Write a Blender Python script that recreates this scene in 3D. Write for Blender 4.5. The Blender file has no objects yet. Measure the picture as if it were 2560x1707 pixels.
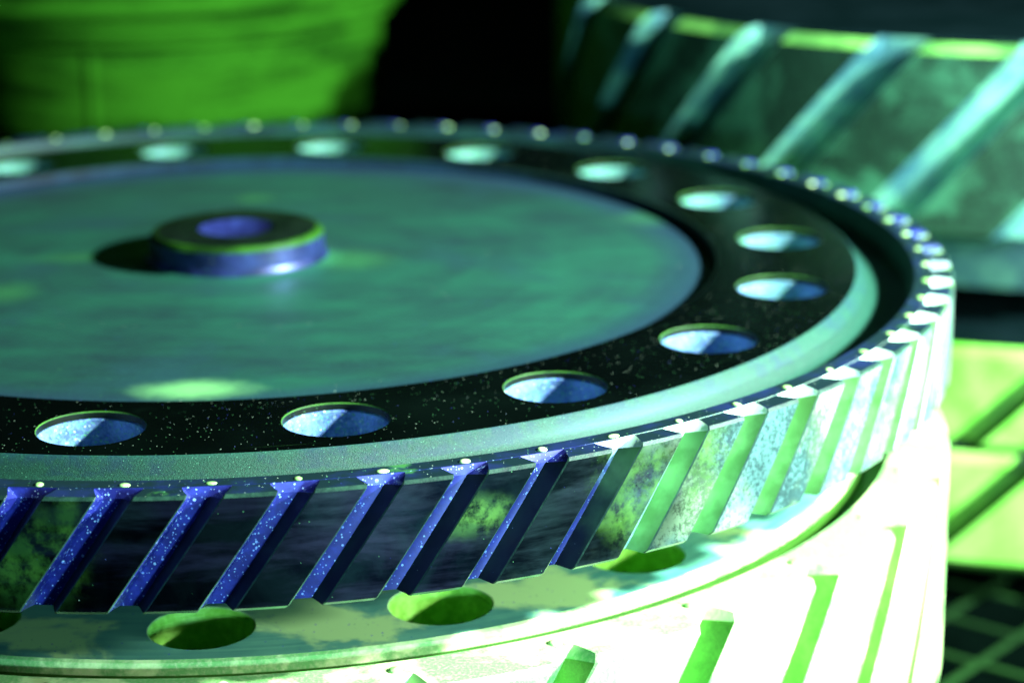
import bpy, bmesh, math, random
from mathutils import Matrix, Vector
random.seed(7)
sc = bpy.context.scene
COL = sc.collection

# ---------------------------------------------------------------- camera
cd = bpy.data.cameras.new('camera')
cam = bpy.data.objects.new('camera', cd)
COL.objects.link(cam)
PITCH, ROLL = 0.28383, -0.01315
fw = Vector((0, math.cos(PITCH), -math.sin(PITCH)))
rt0 = Vector((1, 0, 0))
up0 = Vector((0, math.sin(PITCH), math.cos(PITCH)))
rt = math.cos(ROLL) * rt0 + math.sin(ROLL) * up0
up = -math.sin(ROLL) * rt0 + math.cos(ROLL) * up0
m = Matrix((rt, up, -fw)).transposed().to_4x4()
m.translation = Vector((0.40227, -3.3729, 0.84631))
cam.matrix_world = m
cd.sensor_width = 36.0
cd.lens = 5892.58 / 2560 * 36.0
cd.clip_start, cd.clip_end = 0.05, 60
cd.dof.use_dof = True
cd.dof.focus_distance = 2.60
cd.dof.aperture_fstop = 1.9
sc.camera = cam

# ---------------------------------------------------------------- world, lamp, exposure
w = bpy.data.worlds.new('World'); sc.world = w
w.use_nodes = True
bg = w.node_tree.nodes['Background']
bg.inputs[0].default_value = (0.15, 0.45, 0.4, 1)
bg.inputs[1].default_value = 0.008
ld = bpy.data.lights.new('inspection_lamp', 'AREA')
ld.shape = 'DISK'; ld.size = 0.2; ld.energy = 800
ld.color = (1.0, 1.0, 1.0)
lamp = bpy.data.objects.new('inspection_lamp', ld); COL.objects.link(lamp)
lamp.location = (3.15, -1.29, 1.52)
lamp.rotation_euler = (Vector((0.25, 0.1, -0.1)) - lamp.location).to_track_quat('-Z', 'Y').to_euler()
ld2 = bpy.data.lights.new('hand_lamp', 'AREA')
ld2.shape = 'DISK'; ld2.size = 0.12; ld2.energy = 92
lamp2 = bpy.data.objects.new('hand_lamp', ld2); COL.objects.link(lamp2)
lamp2.location = (2.25, -1.48, 0.42)
lamp2.rotation_euler = (Vector((0.9, -0.2, -0.5)) - lamp2.location).to_track_quat('-Z', 'Y').to_euler()
ld3 = bpy.data.lights.new('added_slot_fill', 'AREA')  # added fill with no known source, aimed at the front slots
ld3.shape = 'DISK'; ld3.size = 0.2; ld3.energy = 85; ld3.color = (.45, .75, 1.0)
lamp3 = bpy.data.objects.new('added_slot_fill', ld3); COL.objects.link(lamp3)
lamp3.location = (1.45, -3.2, 0.10)
lamp3.rotation_euler = (Vector((0.1, -1.0, -0.07)) - lamp3.location).to_track_quat('-Z', 'Y').to_euler()
sc.view_settings.view_transform = 'Standard'
sc.view_settings.look = 'None'
sc.view_settings.exposure = 0.12
sc.view_settings.gamma = 1.0

# ---------------------------------------------------------------- materials
class NT:
    def __init__(s, name):
        s.m = bpy.data.materials.new(name); s.m.use_nodes = True
        s.t = s.m.node_tree; s.t.nodes.clear()
        s.out = s.n('ShaderNodeOutputMaterial')
        s.pos = s.n('ShaderNodeNewGeometry').outputs['Position']
    def n(s, typ, **kw):
        nd = s.t.nodes.new(typ)
        for k, v in kw.items(): setattr(nd, k, v)
        return nd
    def l(s, a, b): s.t.links.new(a, b)
    def put(s, sock, v):
        if isinstance(v, bpy.types.NodeSocket): s.l(v, sock)
        elif isinstance(v, (tuple, list)) and len(v) == 3 and sock.type == 'RGBA': sock.default_value = (*v, 1)
        else: sock.default_value = v
    def math(s, op, a, b=0.0, c=None):
        nd = s.n('ShaderNodeMath', operation=op)
        s.put(nd.inputs[0], a); s.put(nd.inputs[1], b)
        if c is not None: s.put(nd.inputs[2], c)
        return nd.outputs[0]
    def scaled(s, v):
        nd = s.n('ShaderNodeVectorMath', operation='MULTIPLY')
        s.l(s.pos, nd.inputs[0]); nd.inputs[1].default_value = v
        return nd.outputs[0]
    def noise(s, scale, detail=4, rough=.55, vec=None, dist=0.0, off=0.0):
        nd = s.n('ShaderNodeTexNoise')
        v = s.scaled(vec) if isinstance(vec, tuple) else (vec or s.pos)
        if off:
            ad = s.n('ShaderNodeVectorMath', operation='ADD'); s.l(v, ad.inputs[0]); ad.inputs[1].default_value = (off, off * .7, off * 1.3); v = ad.outputs[0]
        s.l(v, nd.inputs['Vector'])
        nd.inputs['Scale'].default_value = scale; nd.inputs['Detail'].default_value = detail
        nd.inputs['Roughness'].default_value = rough; nd.inputs['Distortion'].default_value = dist
        return nd.outputs['Fac']
    def ramp(s, f, a, b):
        nd = s.n('ShaderNodeMapRange'); nd.interpolation_type = 'SMOOTHSTEP'
        s.put(nd.inputs[0], f); nd.inputs[1].default_value = a; nd.inputs[2].default_value = b
        return nd.outputs[0]
    def mix(s, f, a, b):
        nd = s.n('ShaderNodeMix', data_type='RGBA')
        s.put(nd.inputs[0], f); s.put(nd.inputs[6], a); s.put(nd.inputs[7], b)
        return nd.outputs[2]
    def polar(s):
        # (angle*k, radius, z) coordinates about the gear axis
        sp = s.n('ShaderNodeSeparateXYZ'); s.l(s.pos, sp.inputs[0])
        a = s.math('ARCTAN2', sp.outputs[1], sp.outputs[0])
        r = s.math('SQRT', s.math('ADD', s.math('MULTIPLY', sp.outputs[0], sp.outputs[0]), s.math('MULTIPLY', sp.outputs[1], sp.outputs[1])))
        return a, r, sp.outputs[2]
    def comb(s, x, y, z):
        nd = s.n('ShaderNodeCombineXYZ'); s.put(nd.inputs[0], x); s.put(nd.inputs[1], y); s.put(nd.inputs[2], z); return nd.outputs[0]
    def specks(s, scale, size, keep):
        v = s.n('ShaderNodeTexVoronoi'); s.l(s.pos, v.inputs['Vector']); v.inputs['Scale'].default_value = scale
        sep = s.n('ShaderNodeSeparateColor'); s.l(v.outputs['Color'], sep.inputs[0])
        r = s.math('MULTIPLY_ADD', sep.outputs[1], size * .8, size * .4)
        a = s.math('LESS_THAN', v.outputs['Distance'], r)
        b = s.math('LESS_THAN', sep.outputs[0], keep)
        return s.math('MULTIPLY', a, b), sep.outputs[2]
    def blob(s, c, rad, soft=1.0, squash=(1, 1, 1)):
        sub = s.n('ShaderNodeVectorMath', operation='SUBTRACT'); s.l(s.pos, sub.inputs[0]); sub.inputs[1].default_value = c
        mu = s.n('ShaderNodeVectorMath', operation='MULTIPLY'); s.l(sub.outputs[0], mu.inputs[0]); mu.inputs[1].default_value = squash
        ln = s.n('ShaderNodeVectorMath', operation='LENGTH'); s.l(mu.outputs[0], ln.inputs[0])
        n_ = s.noise(28, 5, .65)
        d = s.math('ADD', ln.outputs['Value'], s.math('MULTIPLY', s.math('SUBTRACT', n_, .5), rad * .9))
        nd = s.n('ShaderNodeMapRange'); nd.interpolation_type = 'SMOOTHSTEP'
        s.l(d, nd.inputs[0]); nd.inputs[1].default_value = rad * (1 + soft * .5); nd.inputs[2].default_value = rad * (1 - soft * .5)
        return nd.outputs[0]
    def bump(s, h, strength, dist=.002):
        nd = s.n('ShaderNodeBump'); nd.inputs['Strength'].default_value = strength; nd.inputs['Distance'].default_value = dist
        s.l(h, nd.inputs['Height']); return nd.outputs[0]
    def bsdf(s, col, rough, metal=0.0, spec=.5, normal=None):
        p = s.n('ShaderNodeBsdfPrincipled')
        s.put(p.inputs['Base Color'], col); s.put(p.inputs['Roughness'], rough); s.put(p.inputs['Metallic'], metal)
        p.inputs['Specular IOR Level'].default_value = spec
        if normal is not None: s.l(normal, p.inputs['Normal'])
        return p.outputs[0]
    def mixs(s, f, a, b):
        nd = s.n('ShaderNodeMixShader'); s.put(nd.inputs[0], f); s.l(a, nd.inputs[1]); s.l(b, nd.inputs[2]); return nd.outputs[0]
    def done(s, sh): s.l(sh, s.out.inputs[0]); return s.m

GREEN = (.02, .30, .03); TEAL = (.012, .105, .062); BLUE = (.006, .010, .12); PALE = (.30, .92, .34); CYAN = (.06, .3, .3)
FLUO = (.10, .62, .05); LIME = (.16, .60, .02)

def speck_layer(n, base, rough=.5, a=(170, .13, .25), b=(70, .06, .3), gain=1.0):
    """bright fluorescent particles lying on the surface: green, blue and pale"""
    m1, c1 = n.specks(*a); m2, c2 = n.specks(*b)
    g = lambda c: tuple(min(.95, x * gain) for x in c)
    col = n.mix(n.ramp(c1, .55, .75), g((.06, .40, .12)), g((.04, .07, .6)))
    col = n.mix(n.ramp(c1, .84, .9), col, g((.5, .9, .6)))
    p = n.bsdf(col, .6)
    f = n.math('MAXIMUM', m1, m2)
    return n.mixs(f, base, p)

def m_ring():
    n = NT('black_polished_steel')
    a, r, z = n.polar()
    turn = n.noise(1, 3, .6, n.comb(n.math('MULTIPLY', a, 2.0), n.math('MULTIPLY', r, 260.0), z))
    base = n.bsdf(n.mix(n.ramp(n.noise(3.5, 5), .4, .7), (.0003, .001, .0008), (.0008, .0028, .002)), n.math('MULTIPLY_ADD', turn, .12, .16), 0.0, .12)
    film = n.bsdf((.008, .04, .02), .4)
    dust = n.ramp(n.noise(9, 6, .7), .56, .82)
    sh = n.mixs(n.math('MULTIPLY', dust, .08), base, film)
    scratch = n.ramp(n.noise(1, 2, .5, n.comb(n.math('MULTIPLY', a, 1.2), n.math('MULTIPLY', r, 330.0), z), off=3.1), .73, .78)
    sh = n.mixs(n.math('MULTIPLY', n.math('MULTIPLY', scratch, n.ramp(n.noise(5, 3), .5, .7)), .5), sh, n.bsdf((.05, .25, .06), .5))
    return n.done(speck_layer(n, sh, a=(330, .22, .10), b=(170, .11, .08), gain=.42))

def m_disc():
    n = NT('brushed_teal_steel')
    a, r, z = n.polar()
    big = n.noise(3.0, 6, .62, dist=.25)
    arc = n.noise(1, 4, .6, n.comb(n.math('MULTIPLY', a, 1.4), n.math('MULTIPLY', r, 26.0), z))
    wipe = n.noise(5, 4, .6, (1, 3.2, 1), off=5)
    f = n.math('ADD', n.math('MULTIPLY', big, .52), n.math('ADD', n.math('MULTIPLY', arc, .16), n.math('MULTIPLY', wipe, .32)))
    col = n.mix(n.ramp(f, .34, .70), (.004, .030, .031), (.008, .112, .056))
    col = n.mix(n.ramp(n.noise(4.5, 4, .6, off=9), .52, .80), col, (.008, .052, .062))
    col = n.mix(n.ramp(r, .60, .70), col, (.008, .035, .07))
    grain = n.noise(420, 3, .7)
    col = n.mix(n.math('MULTIPLY', n.ramp(grain, .45, .75), .35), col, (.02, .16, .12))
    pale_patch = n.blob((0.01, -.615, -.012), .042, 1.9, (.8, 1.6, 1))
    col = n.mix(pale_patch, col, (.15, .52, .17))  # pale green patch near the front of the disc
    for c_, r_, q in (((-.21, .02, 0), .05, (.6, 2.2, 1)), ((-.31, -.17, 0), .045, (1.2, 1.0, 1)), ((.62, .27, 0), .045, (1, 1, 1)), ((-.02, .42, 0), .03, (1, 1, 1)), ((.17, -.02, 0), .05, (1, 1, 1))):
        col = n.mix(n.math('MULTIPLY', n.blob(c_, r_, 1.5, q), .45), col, (.03, .22, .05))
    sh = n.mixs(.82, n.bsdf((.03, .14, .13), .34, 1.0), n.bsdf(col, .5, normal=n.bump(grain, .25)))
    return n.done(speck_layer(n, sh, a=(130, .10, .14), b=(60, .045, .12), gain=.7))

def m_band():
    n = NT('wet_turned_steel')
    a, r, z = n.polar()
    grain = n.noise(520, 4, .8)
    patch = n.ramp(n.math('ADD', n.noise(22, 6, .7), n.math('MULTIPLY', n.noise(2.2, 2), .45)), .60, .80)
    low = n.ramp(n.math('ADD', z, n.math('MULTIPLY', n.math('SUBTRACT', n.noise(60, 5, .7), .5), .012)), -.017, -.021)
    patch = n.math('MAXIMUM', patch, low)
    col = n.mix(n.ramp(grain, .35, .7), (.005, .042, .026), (.013, .095, .056))
    col = n.mix(n.math('MULTIPLY', n.math('SUBTRACT', 1.0, patch), .75), col, (.006, .038, .055))
    col = n.mix(n.ramp(n.noise(600, 2, .5, off=2), .68, .74), col, (.09, .36, .20))
    sh = n.mixs(.95, n.bsdf((.1, .25, .22), .45, 1.0), n.bsdf(col, .5, 0, .2, normal=n.bump(grain, .5)))
    return n.done(sh)

def m_floor_groove():
    n = NT('dark_groove_steel')
    col = n.mix(n.ramp(n.noise(8, 5), .4, .7), (.006, .03, .028), (.012, .07, .05))
    return n.done(n.mixs(.92, n.bsdf((.05, .1, .1), .45, 1.0), n.bsdf(col, .5, 0, .1)))

def m_rim():
    n = NT('rim_top_steel')
    base = n.bsdf(n.mix(n.ramp(n.noise(7, 5), .35, .7), (.001, .004, .006), (.003, .010, .014)), .35, 0.0, .15)
    col = n.mix(n.ramp(n.noise(14, 5, .65), .45, .7), (.004, .02, .022), (.008, .022, .09))
    sh = n.mixs(.75, base, n.bsdf(col, .45, 0, .2))
    wet_or_lit = n.ramp(n.noise(10, 5, .6, off=4), .63, .72)
    sh = n.mixs(n.math('MULTIPLY', wet_or_lit, .55), sh, n.bsdf((.05, .28, .04), .4))
    return n.done(speck_layer(n, sh, a=(230, .16, .3), b=(100, .09, .2), gain=.7))

def m_tip():
    n = NT('tooth_land_steel')
    sp = n.n('ShaderNodeSeparateXYZ'); n.l(n.pos, sp.inputs[0])
    st = n.noise(11, 6, .65, dist=.9)
    mott = n.noise(170, 6, .75)
    streak = n.noise(7, 5, .65, (.7, .7, 4), off=3, dist=.35)
    rough = n.math('MULTIPLY_ADD', st, .16, .10)
    metal = n.bsdf(n.mix(n.ramp(st, .4, .65), (.03, .06, .12), (.06, .16, .17)), rough, 1.0, normal=n.bump(mott, .12, .0006))
    haze = n.bsdf(n.mix(n.ramp(n.noise(5, 3, off=8), .4, .6), (.002, .006, .022), (.003, .022, .022)), .4)
    sh = n.mixs(n.math('MULTIPLY', n.ramp(streak, .42, .75), .65), metal, haze)
    # right-hand lands: mottled pale film carries the lamp highlight in its colour
    wet_or_lit = n.math('ADD', n.math('MULTIPLY', sp.outputs[0], 1.0), n.math('MULTIPLY', n.math('SUBTRACT', n.noise(4.5, 3, .5, off=2), .5), .75))
    wet_or_lit = n.ramp(wet_or_lit, .50, .78)
    lit_col = n.mix(n.ramp(n.noise(8, 4, .6, off=6), .42, .6), (.09, .28, .24), (.36, .72, .34))
    speck = n.ramp(n.math('ADD', n.math('MULTIPLY', mott, .8), n.math('MULTIPLY', n.noise(9, 4, .6, off=1), .5)), .58, .72)
    lit_film = n.mixs(.55, n.bsdf((.20, .50, .46), .42, 1.0, normal=n.bump(mott, .5, .001)), n.bsdf(lit_col, .4))
    sh = n.mixs(n.math('MULTIPLY', wet_or_lit, n.math('MULTIPLY_ADD', speck, .62, .34)), sh, lit_film)
    lime = None
    for c_, r_, q in (((.535, -.89, -.05), .042, (1, 1, .8)), ((.625, -.83, -.045), .036, (1, 1, .8)), ((-.115, -1.03, -.07), .05, (1, 1, 1)), ((.36, -.975, -.05), .024, (.6, .6, 1.2)), ((-.07, -1.035, -.03), .02, (1.6, 1, .5))):
        b_ = n.blob(c_, r_, 1.3, q)
        lime = b_ if lime is None else n.math('MAXIMUM', lime, b_)
    lime = n.math('MULTIPLY', lime, n.ramp(n.noise(40, 5, .7), .35, .6))
    fc = n.mix(n.ramp(n.noise(30, 4), .4, .6), (.02, .11, .012), (.05, .20, .02))
    sh = n.mixs(n.math('MULTIPLY', lime, .6), sh, n.bsdf(fc, .45))
    return n.done(speck_layer(n, sh, a=(190, .11, .10), b=(90, .05, .10), gain=.4))

def m_flank():
    n = NT('tooth_flank_blue_steel')
    mm = n.noise(60, 5, .7)
    col = n.mix(n.ramp(mm, .4, .7), (.006, .011, .13), (.016, .032, .27))
    sp = n.n('ShaderNodeSeparateXYZ'); n.l(n.pos, sp.inputs[0])
    wet_or_lit = n.math('MULTIPLY', n.ramp(n.math('ADD', sp.outputs[0], n.math('MULTIPLY', n.math('SUBTRACT', n.noise(20, 3), .5), .10)), .49, .54), n.ramp(sp.outputs[1], .05, -.25))
    col = n.mix(wet_or_lit, col, n.mix(n.ramp(mm, .35, .7), (.34, .72, .48), (.58, .93, .66)))  # right-hand slots paler: bright side of a lamp beam put into the colour
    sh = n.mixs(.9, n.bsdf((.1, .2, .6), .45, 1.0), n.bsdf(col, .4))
    m1, c1 = n.specks(330, .32, .42)
    m2, c2 = n.specks(130, .22, .34)
    p = n.bsdf(n.mix(c1, (.14, .26, .85), (.4, .8, .9)), .4)
    sh = n.mixs(n.math('MULTIPLY', n.math('MAXIMUM', m1, m2), .8), sh, p)
    return n.done(sh)

def m_simple(name, c1, c2, scale=12, rough=.4, metal_mix=.3, metal=(.2, .4, .35), grain=.3, speck=None, vec=None, lo=.38, hi=.66, spec=.5, grain_scale=420, far=None, stain=None, dense=None):
    n = NT(name)
    f = n.noise(scale, 5, .65, vec, dist=.3)
    g = n.noise(min(scale * 28, grain_scale), 3, .7)
    col = n.mix(n.ramp(f, lo, hi), c1, c2)
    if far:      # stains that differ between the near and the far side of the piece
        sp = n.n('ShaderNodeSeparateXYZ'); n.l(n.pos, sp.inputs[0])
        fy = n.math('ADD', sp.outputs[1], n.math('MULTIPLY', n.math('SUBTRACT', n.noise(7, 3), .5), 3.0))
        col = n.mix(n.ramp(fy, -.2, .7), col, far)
    col = n.mix(n.math('MULTIPLY', n.ramp(g, .4, .75), grain), col, tuple(min(.95, x * 1.8) for x in c2))
    sh = n.mixs(1 - metal_mix, n.bsdf(metal, rough * .8, 1.0), n.bsdf(col, rough, 0.0, spec, normal=n.bump(g, .2)))
    if stain:
        sc_, ss, sv, slo, shi = stain
        f2 = n.math('MULTIPLY', n.ramp(n.noise(ss, 4, .6, sv, off=4.4), slo, shi), .8)
        sh = n.mixs(f2, sh, n.bsdf(sc_, .5, 0, .1))
    if dense: sh = speck_layer(n, sh, a=dense[0], b=dense[1], gain=speck)
    elif speck: sh = speck_layer(n, sh, gain=speck)
    return n.done(sh)

def m_leftflank():
    n = NT('slot_side_shaded')
    sp = n.n('ShaderNodeSeparateXYZ'); n.l(n.pos, sp.inputs[0])
    wet_or_lit = n.ramp(n.math('ADD', sp.outputs[0], n.math('MULTIPLY', n.math('SUBTRACT', n.noise(20, 3), .5), .10)), .47, .56)
    f = n.ramp(n.noise(24, 5), .35, .68)
    col = n.mix(wet_or_lit, n.mix(f, (.002, .008, .006), (.006, .022, .014)), n.mix(f, (.045, .16, .035), (.09, .27, .08)))  # dark left, green right: slot shade and bounced light put into the colour
    return n.done(speck_layer(n, n.bsdf(col, .45, 0, .2), a=(230, .12, .12), b=(110, .06, .1), gain=.4))

def m_lower_ring():
    n = NT('wet_flange_steel')
    a, r, z = n.polar()
    turn = n.noise(1, 4, .6, n.comb(n.math('MULTIPLY', a, 3.0), n.math('MULTIPLY', r, 150.0), z))
    col = n.mix(n.ramp(n.math('ADD', n.math('MULTIPLY', n.noise(7, 5), .6), n.math('MULTIPLY', turn, .4)), .38, .62), (.05, .27, .20), (.14, .50, .30))
    wet_or_lit = n.ramp(n.math('ADD', n.noise(5.5, 5, .55, off=1.7, dist=.5), n.math('MULTIPLY', n.noise(90, 3, .7), .06)), .53, .62)
    col = n.mix(wet_or_lit, col, (.46, .90, .31))
    sh = n.mixs(.85, n.bsdf((.15, .4, .4), .3, 1.0), n.bsdf(col, .4))
    return n.done(speck_layer(n, sh, a=(150, .16, .35), b=(75, .09, .25), gain=1.0))

M = dict(
    ring=m_ring(), disc=m_disc(), band=m_band(), groove=m_floor_groove(), rim=m_rim(), tip=m_tip(), flank=m_flank(),
    root=m_leftflank(),
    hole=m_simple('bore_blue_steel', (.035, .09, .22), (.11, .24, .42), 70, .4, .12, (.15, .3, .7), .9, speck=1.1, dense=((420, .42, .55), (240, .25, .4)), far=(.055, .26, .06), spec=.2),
    holeedge=m_simple('bore_edge_film', (.03, .14, .02), (.06, .26, .03), 30, .4, .2),
    toothedge=m_simple('tooth_edge_steel', (.006, .03, .022), (.02, .08, .045), 60, .35, .3, (.1, .2, .2)),
    bosstop=m_simple('boss_dark_steel', (.001, .004, .003), (.004, .012, .007), 20, .4, .1, (.01, .02, .015), speck=.4, spec=.15),
    bossedge=m_simple('boss_edge_film', (.002, .012, .002), (.016, .085, .006), 9, .4, .1, spec=.1),
    bossside=m_simple('boss_side_steel', (.001, .005, .014), (.009, .019, .070), 26, .4, .1, (.1, .2, .5), speck=.8, spec=.15),
    wall=m_simple('recess_wall_steel', (.003, .010, .018), (.005, .022, .042), 9, .5, .0, spec=.05),
    dimple=m_simple('dimple_blue_steel', (.005, .008, .06), (.014, .03, .14), 40, .4, .1, (.1, .2, .6)),
    dot=m_simple('fluorescent_droplet', (.11, .45, .07), (.46, .93, .34), 7, .25, .0),
    lring=m_lower_ring(),
    lfluid=m_simple('fluorescent_film', (.14, .52, .13), (.49, .90, .33), 9, .4, .04, (.4, .8, .4), lo=.46, hi=.56),
    lhole=m_simple('bore_green_film', (.14, .5, .03), (.26, .75, .10), 60, .45, .05),
    lflank=m_simple('slot_green_shaded', (.04, .2, .012), (.08, .32, .03), 20, .45, .0),  # darker copy of the film: shade on left-facing flanks put into the colour
    lgroove=m_simple('groove_green_shaded', (.02, .10, .006), (.03, .14, .01), 20, .45, .05),  # rim shadow inside the groove is painted in with this darker green
    gtip=m_simple('rear_land_steel', (.003, .014, .008), (.022, .12, .06), 7, .5, .05, (.04, .1, .09), lo=.45, hi=.62, spec=.15, stain=((.05, .30, .02), 5, (1, 1, .45), .64, .72)),
    gflank=m_simple('rear_flank_film', (.012, .07, .11), (.10, .36, .22), 11, .4, .06, (.2, .5, .5)),
    gtop=m_simple('rear_top_steel', (.001, .005, .005), (.003, .010, .011), 6, .6, .05, (.01, .03, .03), spec=.0),
    gedge=m_simple('rear_chamfer_film', (.03, .15, .03), (.14, .5, .09), 8, .4, .05),
    tier=m_simple('stacked_gear_film', (.07, .44, .02), (.19, .60, .09), 7, .4, .05),
    tflank=m_simple('stacked_flank_dark', (.008, .06, .003), (.02, .1, .006), 5, .4, .05),  # shade in the slots between teeth put into this darker colour
    drum=m_simple('drum_green_film', (.0035, .026, .002), (.0135, .092, .005), 2.8, .6, .0, vec=(.8, .8, 6), lo=.40, hi=.60, spec=.0),
    drum_dark=m_simple('drum_flange_film', (.03, .18, .006), (.045, .22, .01), 3, .5, .05),
    floor=m_simple('dark_floor', (.0003, .0012, .0008), (.0008, .003, .002), 3, .8, .0, (.01, .02, .015), spec=.0),
    bar=m_simple('floor_bar_steel', (.004, .02, .005), (.008, .04, .008), 4, .6, .0, spec=.1),
)

# ---------------------------------------------------------------- helpers
def empty(name, loc, label, cat, group=None):
    o = bpy.data.objects.new(name, None); COL.objects.link(o); o.location = loc
    o.empty_display_size = .1
    o['label'] = label; o['category'] = cat
    if group: o['group'] = group
    return o
def link(name, me, parent=None, mats=(), rotz=0.0, loc=(0, 0, 0)):
    o = bpy.data.objects.new(name, me); COL.objects.link(o)
    if mats and not me.materials:
        for mt in mats: me.materials.append(mt)
    o.parent = parent; o.rotation_euler = (0, 0, rotz); o.location = loc
    return o
def mesh(name, verts, faces, midx=None, smooth=None):
    me = bpy.data.meshes.new(name); me.from_pydata(verts, [], faces)
    bm = bmesh.new(); bm.from_mesh(me); bm.to_mesh(me); bm.free()
    if midx: me.polygons.foreach_set('material_index', midx)
    if smooth is not None:
        me.polygons.foreach_set('use_smooth', [True] * len(me.polygons))
        me.set_sharp_from_angle(angle=math.radians(smooth))
    me.update(); return me
def lathe(name, prof, segs=192, mi=None, smooth=28, close=False):
    """prof: list of (r, z) from inside top going outward: faces are oriented by recalculation"""
    v, f, ids = [], [], []
    k = len(prof)
    for i in range(segs):
        a = 2 * math.pi * i / segs
        for r, z in prof: v.append((r * math.cos(a), r * math.sin(a), z))
    for i in range(segs):
        j = (i + 1) % segs
        for q in range(k - 1):
            f.append((i * k + q, i * k + q + 1, j * k + q + 1, j * k + q)); ids.append(mi[q] if mi else 0)
    if prof[0][0] < 1e-6: pass
    return mesh(name, v, f, ids, smooth)
def ring_with_holes(name, r0, r1, z, rc, rh, nh, ph):
    v, f = [], []
    d = math.pi / nh
    M_ = 64
    for h in range(nh):
        c = ph + 2 * d * h
        angs = [2 * math.pi * i / M_ for i in range(M_)]
        # sector corners, in (tangential, radial) coordinates around the hole
        for sx in (-1, 1):
            for rr in (r0, r1): angs.append(math.atan2(rr - rc, sx * d * rc) % (2 * math.pi))
        angs.sort()
        b = len(v)
        for t in angs:
            ct, st = math.cos(t), math.sin(t)
            # circle point (true metric)
            x, y = rh * ct, rc + rh * st
            rr = math.hypot(x, y); aa = c + math.atan2(x, y) * 1.0
            v.append((rr * math.cos(aa), rr * math.sin(aa), z))
            s = min([d * rc / abs(ct) if abs(ct) > 1e-9 else 1e9, ((r1 - rc) / st) if st > 1e-9 else 1e9, ((r0 - rc) / st) if st < -1e-9 else 1e9])
            R_, A_ = rc + s * st, c + s * ct / rc
            v.append((R_ * math.cos(A_), R_ * math.sin(A_), z))
        n_ = len(angs)
        for i in range(n_):
            j = (i + 1) % n_
            f.append((b + 2 * i, b + 2 * i + 1, b + 2 * j + 1, b + 2 * j))
    return mesh(name, v, f)
def bore(name, rh, depth, ch=.0008, segs=64):
    return lathe(name, [(rh, 0), (rh - ch, -ch), (rh - ch, -ch - .008), (rh - ch - .0015, -ch - .0095), (rh - ch - .0015, -depth)], segs, [1, 2, 0, 0])
def dome(name, r, h, segs=20, rings=6):
    prof = [(r * math.sin(math.pi / 2 * i / rings) + 1e-5, h * math.cos(math.pi / 2 * i / rings)) for i in range(rings + 1)]
    return lathe(name, prof, segs, smooth=80)
def tooth(name, D, R0, R1, ht, slot, twist, ch_z, wing, land_ch, rows=10, bot_ch=.004, sub=3, p=2.3, sharp=22):
    """one helical tooth with half of the rounded slot on either side; top at z=0, centred on angle 0.
    slot: half width of the slot at the tip (radians); wing: how far the end chamfer spreads along the root"""
    us = [0, .3, .52, .62, .76, .9, .985]
    hs = [0, .0, .02, .14, .42, .72, .95]
    v, f, mi = [], [], []
    def add(z, a0, kind):
        left, right = [], []
        for u, h in zip(us, hs):
            off = slot * u; r = R0 + (R1 - R0) * h; zz = z
            if kind == 'top':
                off += wing * (1 - h) * min(1, 2.6 * u); r = R0 - .003 + (R1 - land_ch - R0 + .003) * h
            elif kind == 'second':
                zz = z - ch_z * (1 - h)
            elif kind == 'bottom':
                r -= bot_ch * h
            left.append((r, -(D / 2 - off), zz)); right.append((r, D / 2 - off, zz))
        rt = R1 - (land_ch if kind == 'top' else bot_ch if kind == 'bottom' else 0)
        hw = D / 2 - slot
        e = (R1 - R0) * .05 / R1
        z2 = z
        tip = [(rt, -hw + e + (2 * hw - 2 * e) * i / sub, z2) for i in range(sub + 1)]
        pts = left + tip + right[::-1]
        for r, a, zz in pts:
            aa = a + twist * zz
            v.append((r * math.cos(aa), r * math.sin(aa), zz - .0004))
        return len(pts)
    k = add(0, 0, 'top'); add(-land_ch, 0, 'second')
    zb, z0 = -(ht - bot_ch), -land_ch - ch_z
    n = 2
    for i in range(rows + 1):
        add(z0 + (zb - z0) * i / rows, 0, 'mid'); n += 1
    add(-ht, 0, 'bottom'); n += 1
    nl = len(us) - 1
    # strips: left side of the tooth faces left, right side faces right
    seq = [1] * 2 + [5] * (nl - 2) + [2] + [0] * sub + [2] + [1] * nl
    for r in range(n - 1):
        for c in range(k - 1):
            f.append((r * k + c, (r + 1) * k + c, (r + 1) * k + c + 1, r * k + c + 1))
            mi.append(seq[c] if r > 0 else (4 if seq[c] in (0, 2) else 1))
    f.append(tuple(range(k))); mi.append(3)
    b = (n - 1) * k; f.append(tuple(reversed(range(b, b + k)))); mi.append(1)
    return mesh(name, v, f, mi, sharp)

TAU = 2 * math.pi

# ---------------------------------------------------------------- upper gear
N1, D1 = 68, TAU / 68
PH_DOT = -1.6765
RR, RT = 1.011, 1.0385
g = empty('helical_gear', (0, 0, -.242), 'dark steel gear with centre boss and ring of holes, topmost of the near stack', 'gear')
gz = .242
def L(name, me, mats=(), parent=g, rotz=0.0, loc=(0, 0, gz)): return link(name, me, parent, mats, rotz, loc)
hub = L('hub_ring', ring_with_holes('hub_ring', .7065, .9025, 0, .808, .0635, 18, -1.672), [M['ring']])
hub_edge = L('ring_edge', lathe('ring_edge', [(.7035, -.0016), (.7065, 0.0)], 256), [M['toothedge']], hub, 0, (0, 0, 0))
bme = bore('bolt_hole', .0635, .12)
for k in range(18):
    a = -1.672 + k * TAU / 18
    o = L('bolt_hole', bme, [M['hole'], M['holeedge'], M['bosstop']], hub, 0, (.808 * math.cos(a), .808 * math.sin(a), 0))
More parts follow.
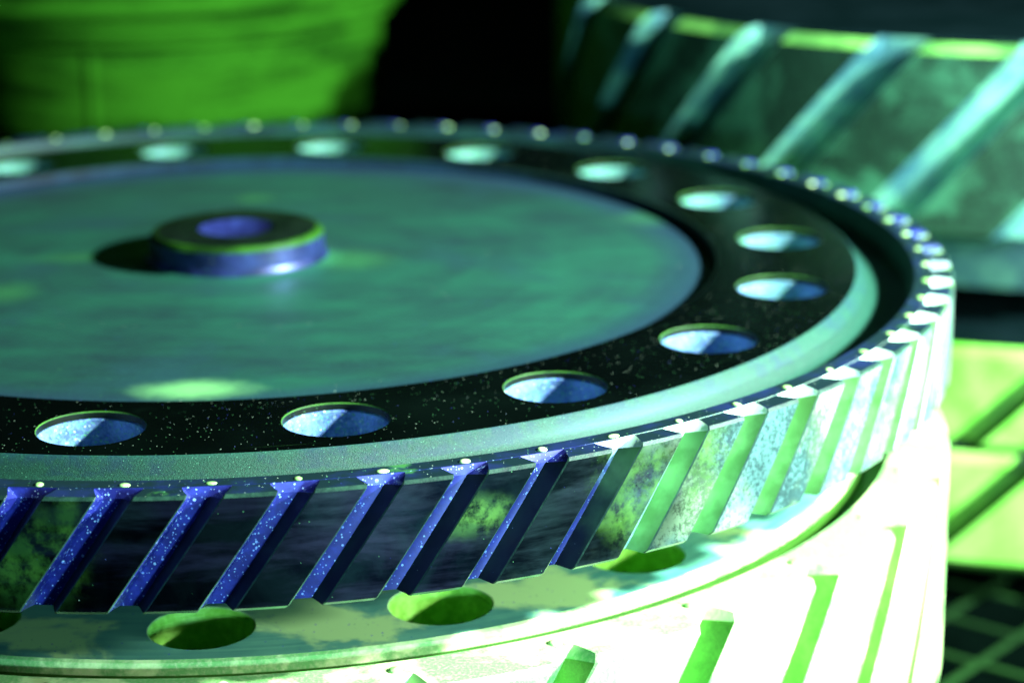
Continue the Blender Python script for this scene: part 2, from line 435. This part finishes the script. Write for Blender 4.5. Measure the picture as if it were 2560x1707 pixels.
L('groove', lathe('groove', [(.9025, 0), (.9045, -.0015), (.914, -.016), (.9225, -.0285), (.930, -.0345), (.9355, -.036), (.969, -.036), (.975, -.034), (.979, -.029), (.9835, -.002)], 256, [0, 0, 0, 0, 0, 1, 1, 1, 1]), [M['band'], M['groove']])
L('rim', lathe('rim', [(.9835, -.002), (.985, 0), (RR - .003, 0), (RR - .007, -.012), (RR - .007, -.133), (.985, -.137), (.67, -.137), (.67, -gz)], 272, [0, 0, 1, 1, 2, 2, 2]), [M['rim'], M['flank'], M['root']])
web = L('web_disc', lathe('web_disc', [(.7035, -.0016), (.7020, -.012), (.696, -.0165), (.66, -.0160), (.45, -.010), (.30, -.006), (.16, -.0035), (.142, -.0025), (.1335, .001), (.130, .006), (.129, .010)], 256, [1, 1, 0, 0, 0, 0, 0, 0, 2, 2]), [M['disc'], M['wall'], M['bossside']])
boss = L('boss', lathe('boss', [(.129, .010), (.1275, .0105), (.1275, .034), (.1225, .0405), (.1165, .042), (.056, .042)], 128, [2, 2, 1, 1, 0]), [M['bosstop'], M['bossedge'], M['bossside']], g)
L('centre_dimple', lathe('centre_dimple', [(.056, .042), (.052, .0395), (.03, .033), (.0005, .030)], 64), [M['dimple']], boss, 0, (0, 0, 0))
tme = tooth('tooth', D1, RR, RT, .133, .0185, .673, .007, .017, .0035)
for k in range(N1):
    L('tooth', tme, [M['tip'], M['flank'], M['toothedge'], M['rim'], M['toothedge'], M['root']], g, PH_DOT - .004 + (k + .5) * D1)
dme = dome('droplet', .0068, .0028)
for k in range(N1):
    a = PH_DOT + k * D1; r = 1.000
    o = L('droplet', dme, [M['dot']], g, a, (r * math.cos(a), r * math.sin(a), gz - .0002))
    o.scale = (random.uniform(.7, 1.15), random.uniform(.65, 1.2), random.uniform(.6, 1.1))

# ---------------------------------------------------------------- lower gear
N2, D2 = 32, TAU / 32
ZL = -.242; HB = .33
g2 = empty('helical_gear', (0, 0, ZL - .37), 'pale overlit gear with broad teeth lying under the dark top gear of the near stack', 'gear')
def L2(name, me, mats=(), parent=g2, rotz=0.0, loc=(0, 0, .37)): return link(name, me, parent, mats, rotz, loc)
hub2 = L2('hub_ring', ring_with_holes('hub_ring', .60, .909, 0, .82, .0635, 18, -1.528), [M['lring']])
bme2 = bore('bolt_hole', .0635, .14)
for k in range(18):
    a = -1.528 + k * TAU / 18
    L2('bolt_hole', bme2, [M['lhole'], M['lfluid'], M['lhole']], hub2, 0, (.82 * math.cos(a), .82 * math.sin(a), 0))
L2('groove', lathe('groove', [(.909, 0), (.914, -.002), (.918, -.007), (.9188, -.0155), (.920, -.04), (.926, -.045), (.95, -.045), (.955, -.042), (.9585, -.002)], 256, [0, 0, 0, 1, 1, 1, 1, 1]), [M['lfluid'], M['lgroove']])
RR2, RT2 = .990, 1.041
L2('rim', lathe('rim', [(.9585, -.002), (.960, 0), (RR2 + .005, 0), (RR2 - .002, -.02), (RR2 - .002, -HB), (.98, -HB - .004), (.72, -HB - .004), (.72, -.37)], 256), [M['lfluid']])
tme2 = tooth('tooth', D2, RR2 + .008, RT2, HB, .027, .60, .006, .004, .008, rows=12, bot_ch=.008, sub=6)
for k in range(N2):
    L2('tooth', tme2, [M['lfluid'], M['lfluid'], M['lfluid'], M['lfluid'], M['lfluid'], M['lflank']], g2, -1.0997 + .0 + (k + .5) * D2)
dme2 = dome('droplet', .0085, .0045)
for k in range(N2):
    a = -1.0997 + k * D2; r = .9845
    L2('droplet', dme2, [M['dot']], g2, a, (r * math.cos(a), r * math.sin(a), .37 - .0002))

# ---------------------------------------------------------------- support under the near stack
ZF = -.86
gs = empty('support_ring', (0, 0, ZF), 'plain wide steel ring standing on the floor under the near stack of gears', 'support ring')
L3 = lambda name, me, mats, parent=gs: link(name, me, parent, mats, 0, (0, 0, 0))
L3('ring_body', lathe('ring_body', [(.5, .248), (1.012, .248), (1.02, .240), (1.02, .012), (1.012, 0), (.5, 0), (.5, .248)], 160), [M['tflank']])

# ---------------------------------------------------------------- rear right stack
CX, CY = 1.544, 1.63
def rear_gear(label, zt, ht, N, ph, R1, depth, mats, hubr, base_drop, slot=.42, twist=.62, topz=.0):
    D = TAU / N
    e = empty('helical_gear', (CX, CY, zt - ht - base_drop), label, 'gear', 'gears stacked at the right behind the near stack')
    zo = ht + base_drop
    R0 = R1 - depth
    tip, flank, top, edge = mats
    link('rim', lathe('rim', [(hubr, -.004), (R0 - .09, -.004), (R0 - .085, 0), (R0 - .003, 0), (R0 - .01, -.02), (R0 - .01, -ht), (R0 - .03, -ht - .004), (hubr, -ht - .004), (hubr, -ht - base_drop)], 160, [1, 1, 1, 0, 0, 0, 1, 0]), e, [flank, top], 0, (0, 0, zo))
    link('hub_face', lathe('hub_face', [(.0005, -.02), (hubr - .05, -.02), (hubr, -.004)], 96), e, [top], 0, (0, 0, zo))
    tm = tooth('tooth', D, R0, R1, ht, D * slot / 2, twist, .012, D * .09, .016, rows=8, bot_ch=.012, sub=5)
    for k in range(N): link('tooth', tm, e, [tip, flank, flank, top, edge, flank], ph + k * D, (0, 0, zo))
    return e
rear_gear('large dark green gear with wide slanted teeth, topmost of the rear right stack', .19, .345, 25, -2.16, 1.04, .05, (M['gtip'], M['gflank'], M['gtop'], M['gedge']), .62, .193, .36, .85)
rear_gear('bright green gear in the middle of the rear right stack, below the dark gap', -.350, .189, 25, -2.1, 1.03, .05, (M['tier'], M['tflank'], M['gtop'], M['tier']), .80, .012, .22, .95)
rear_gear('bright green gear at the bottom of the rear right stack, above the floor', -.551, .215, 25, -2.15, 1.03, .05, (M['tier'], M['tflank'], M['gtop'], M['tier']), .80, ZF * -1 - .551 - .215, .22, .95)

# ---------------------------------------------------------------- rear left drum
DX, DY = -.405, 2.19
gd = empty('steel_drum', (DX, DY, ZF), 'blurred green steel drum with a stepped upper flange at the rear left', 'drum')
LD = lambda name, me, mats, p=gd, rz=0: link(name, me, p, mats, rz, (0, 0, -.20 - ZF))
LD('drum_body', lathe('drum_body', [(.30, 0), (.30, .03), (.50, .032), (.508, .04), (.508, .235), (.53, .245), (.53, .27)], 128), [M['drum']])
LD('stem', lathe('stem', [(.26, .01), (.26, ZF + .24), (.33, ZF + .23), (.33, ZF + .20)], 96), [M['floor']])
LD('flange', lathe('flange', [(.53, .27), (.555, .272), (.56, .28), (.56, .315), (.60, .318), (.605, .325), (.605, .48), (.4, .50), (.0005, .50)], 128), [M['drum']])
LD('seam_strip', lathe('seam_strip', [(.02, .04), (.02, .27)], 16), [M['drum']]).location = (-.095, -.484, -.20 - ZF)
gp = empty('gear_blank', (-1.14, 2.2, ZF), 'green rimmed round blank standing low at the far left behind the near stack', 'gear blank')
link('blank_body', lathe('blank_body', [(.0005, .62), (.49, .62), (.50, .61), (.50, 0)], 128), gp, [M['drum_dark']])

# ---------------------------------------------------------------- floor
fl = bpy.data.objects.new('floor', mesh('floor', [(-14, -7, ZF - .004), (14, -7, ZF - .004), (14, 22, ZF - .004), (-14, 22, ZF - .004)], [(0, 1, 2, 3)])); COL.objects.link(fl)
fl.data.materials.append(M['floor']); fl['kind'] = 'structure'
def box(name, L_, W_, H_):
    x, y, z = L_ / 2, W_ / 2, H_
    return mesh(name, [(-x, -y, 0), (x, -y, 0), (x, y, 0), (-x, y, 0), (-x, -y, z), (x, -y, z), (x, y, z), (-x, y, z)],
                [(0, 3, 2, 1), (4, 5, 6, 7), (0, 1, 5, 4), (1, 2, 6, 5), (2, 3, 7, 6), (3, 0, 4, 7)])
b1 = box('floor_bar', 4.2, .013, .0060); b2 = box('floor_bar', 4.2, .013, .0048)
A1, A2 = math.radians(50.4), math.radians(-39.6)
for i in range(-9, 10):      # a square grid of thin bars laid on the dark floor
    link('floor_bar', b1, fl, [M['bar']], A1, (1.231 - math.sin(A1) * .15 * i, .453 + math.cos(A1) * .15 * i, ZF - .004))
    link('floor_bar', b2, fl, [M['bar']], A2, (1.216 - math.sin(A2) * .15 * i, .428 + math.cos(A2) * .15 * i, ZF - .004))
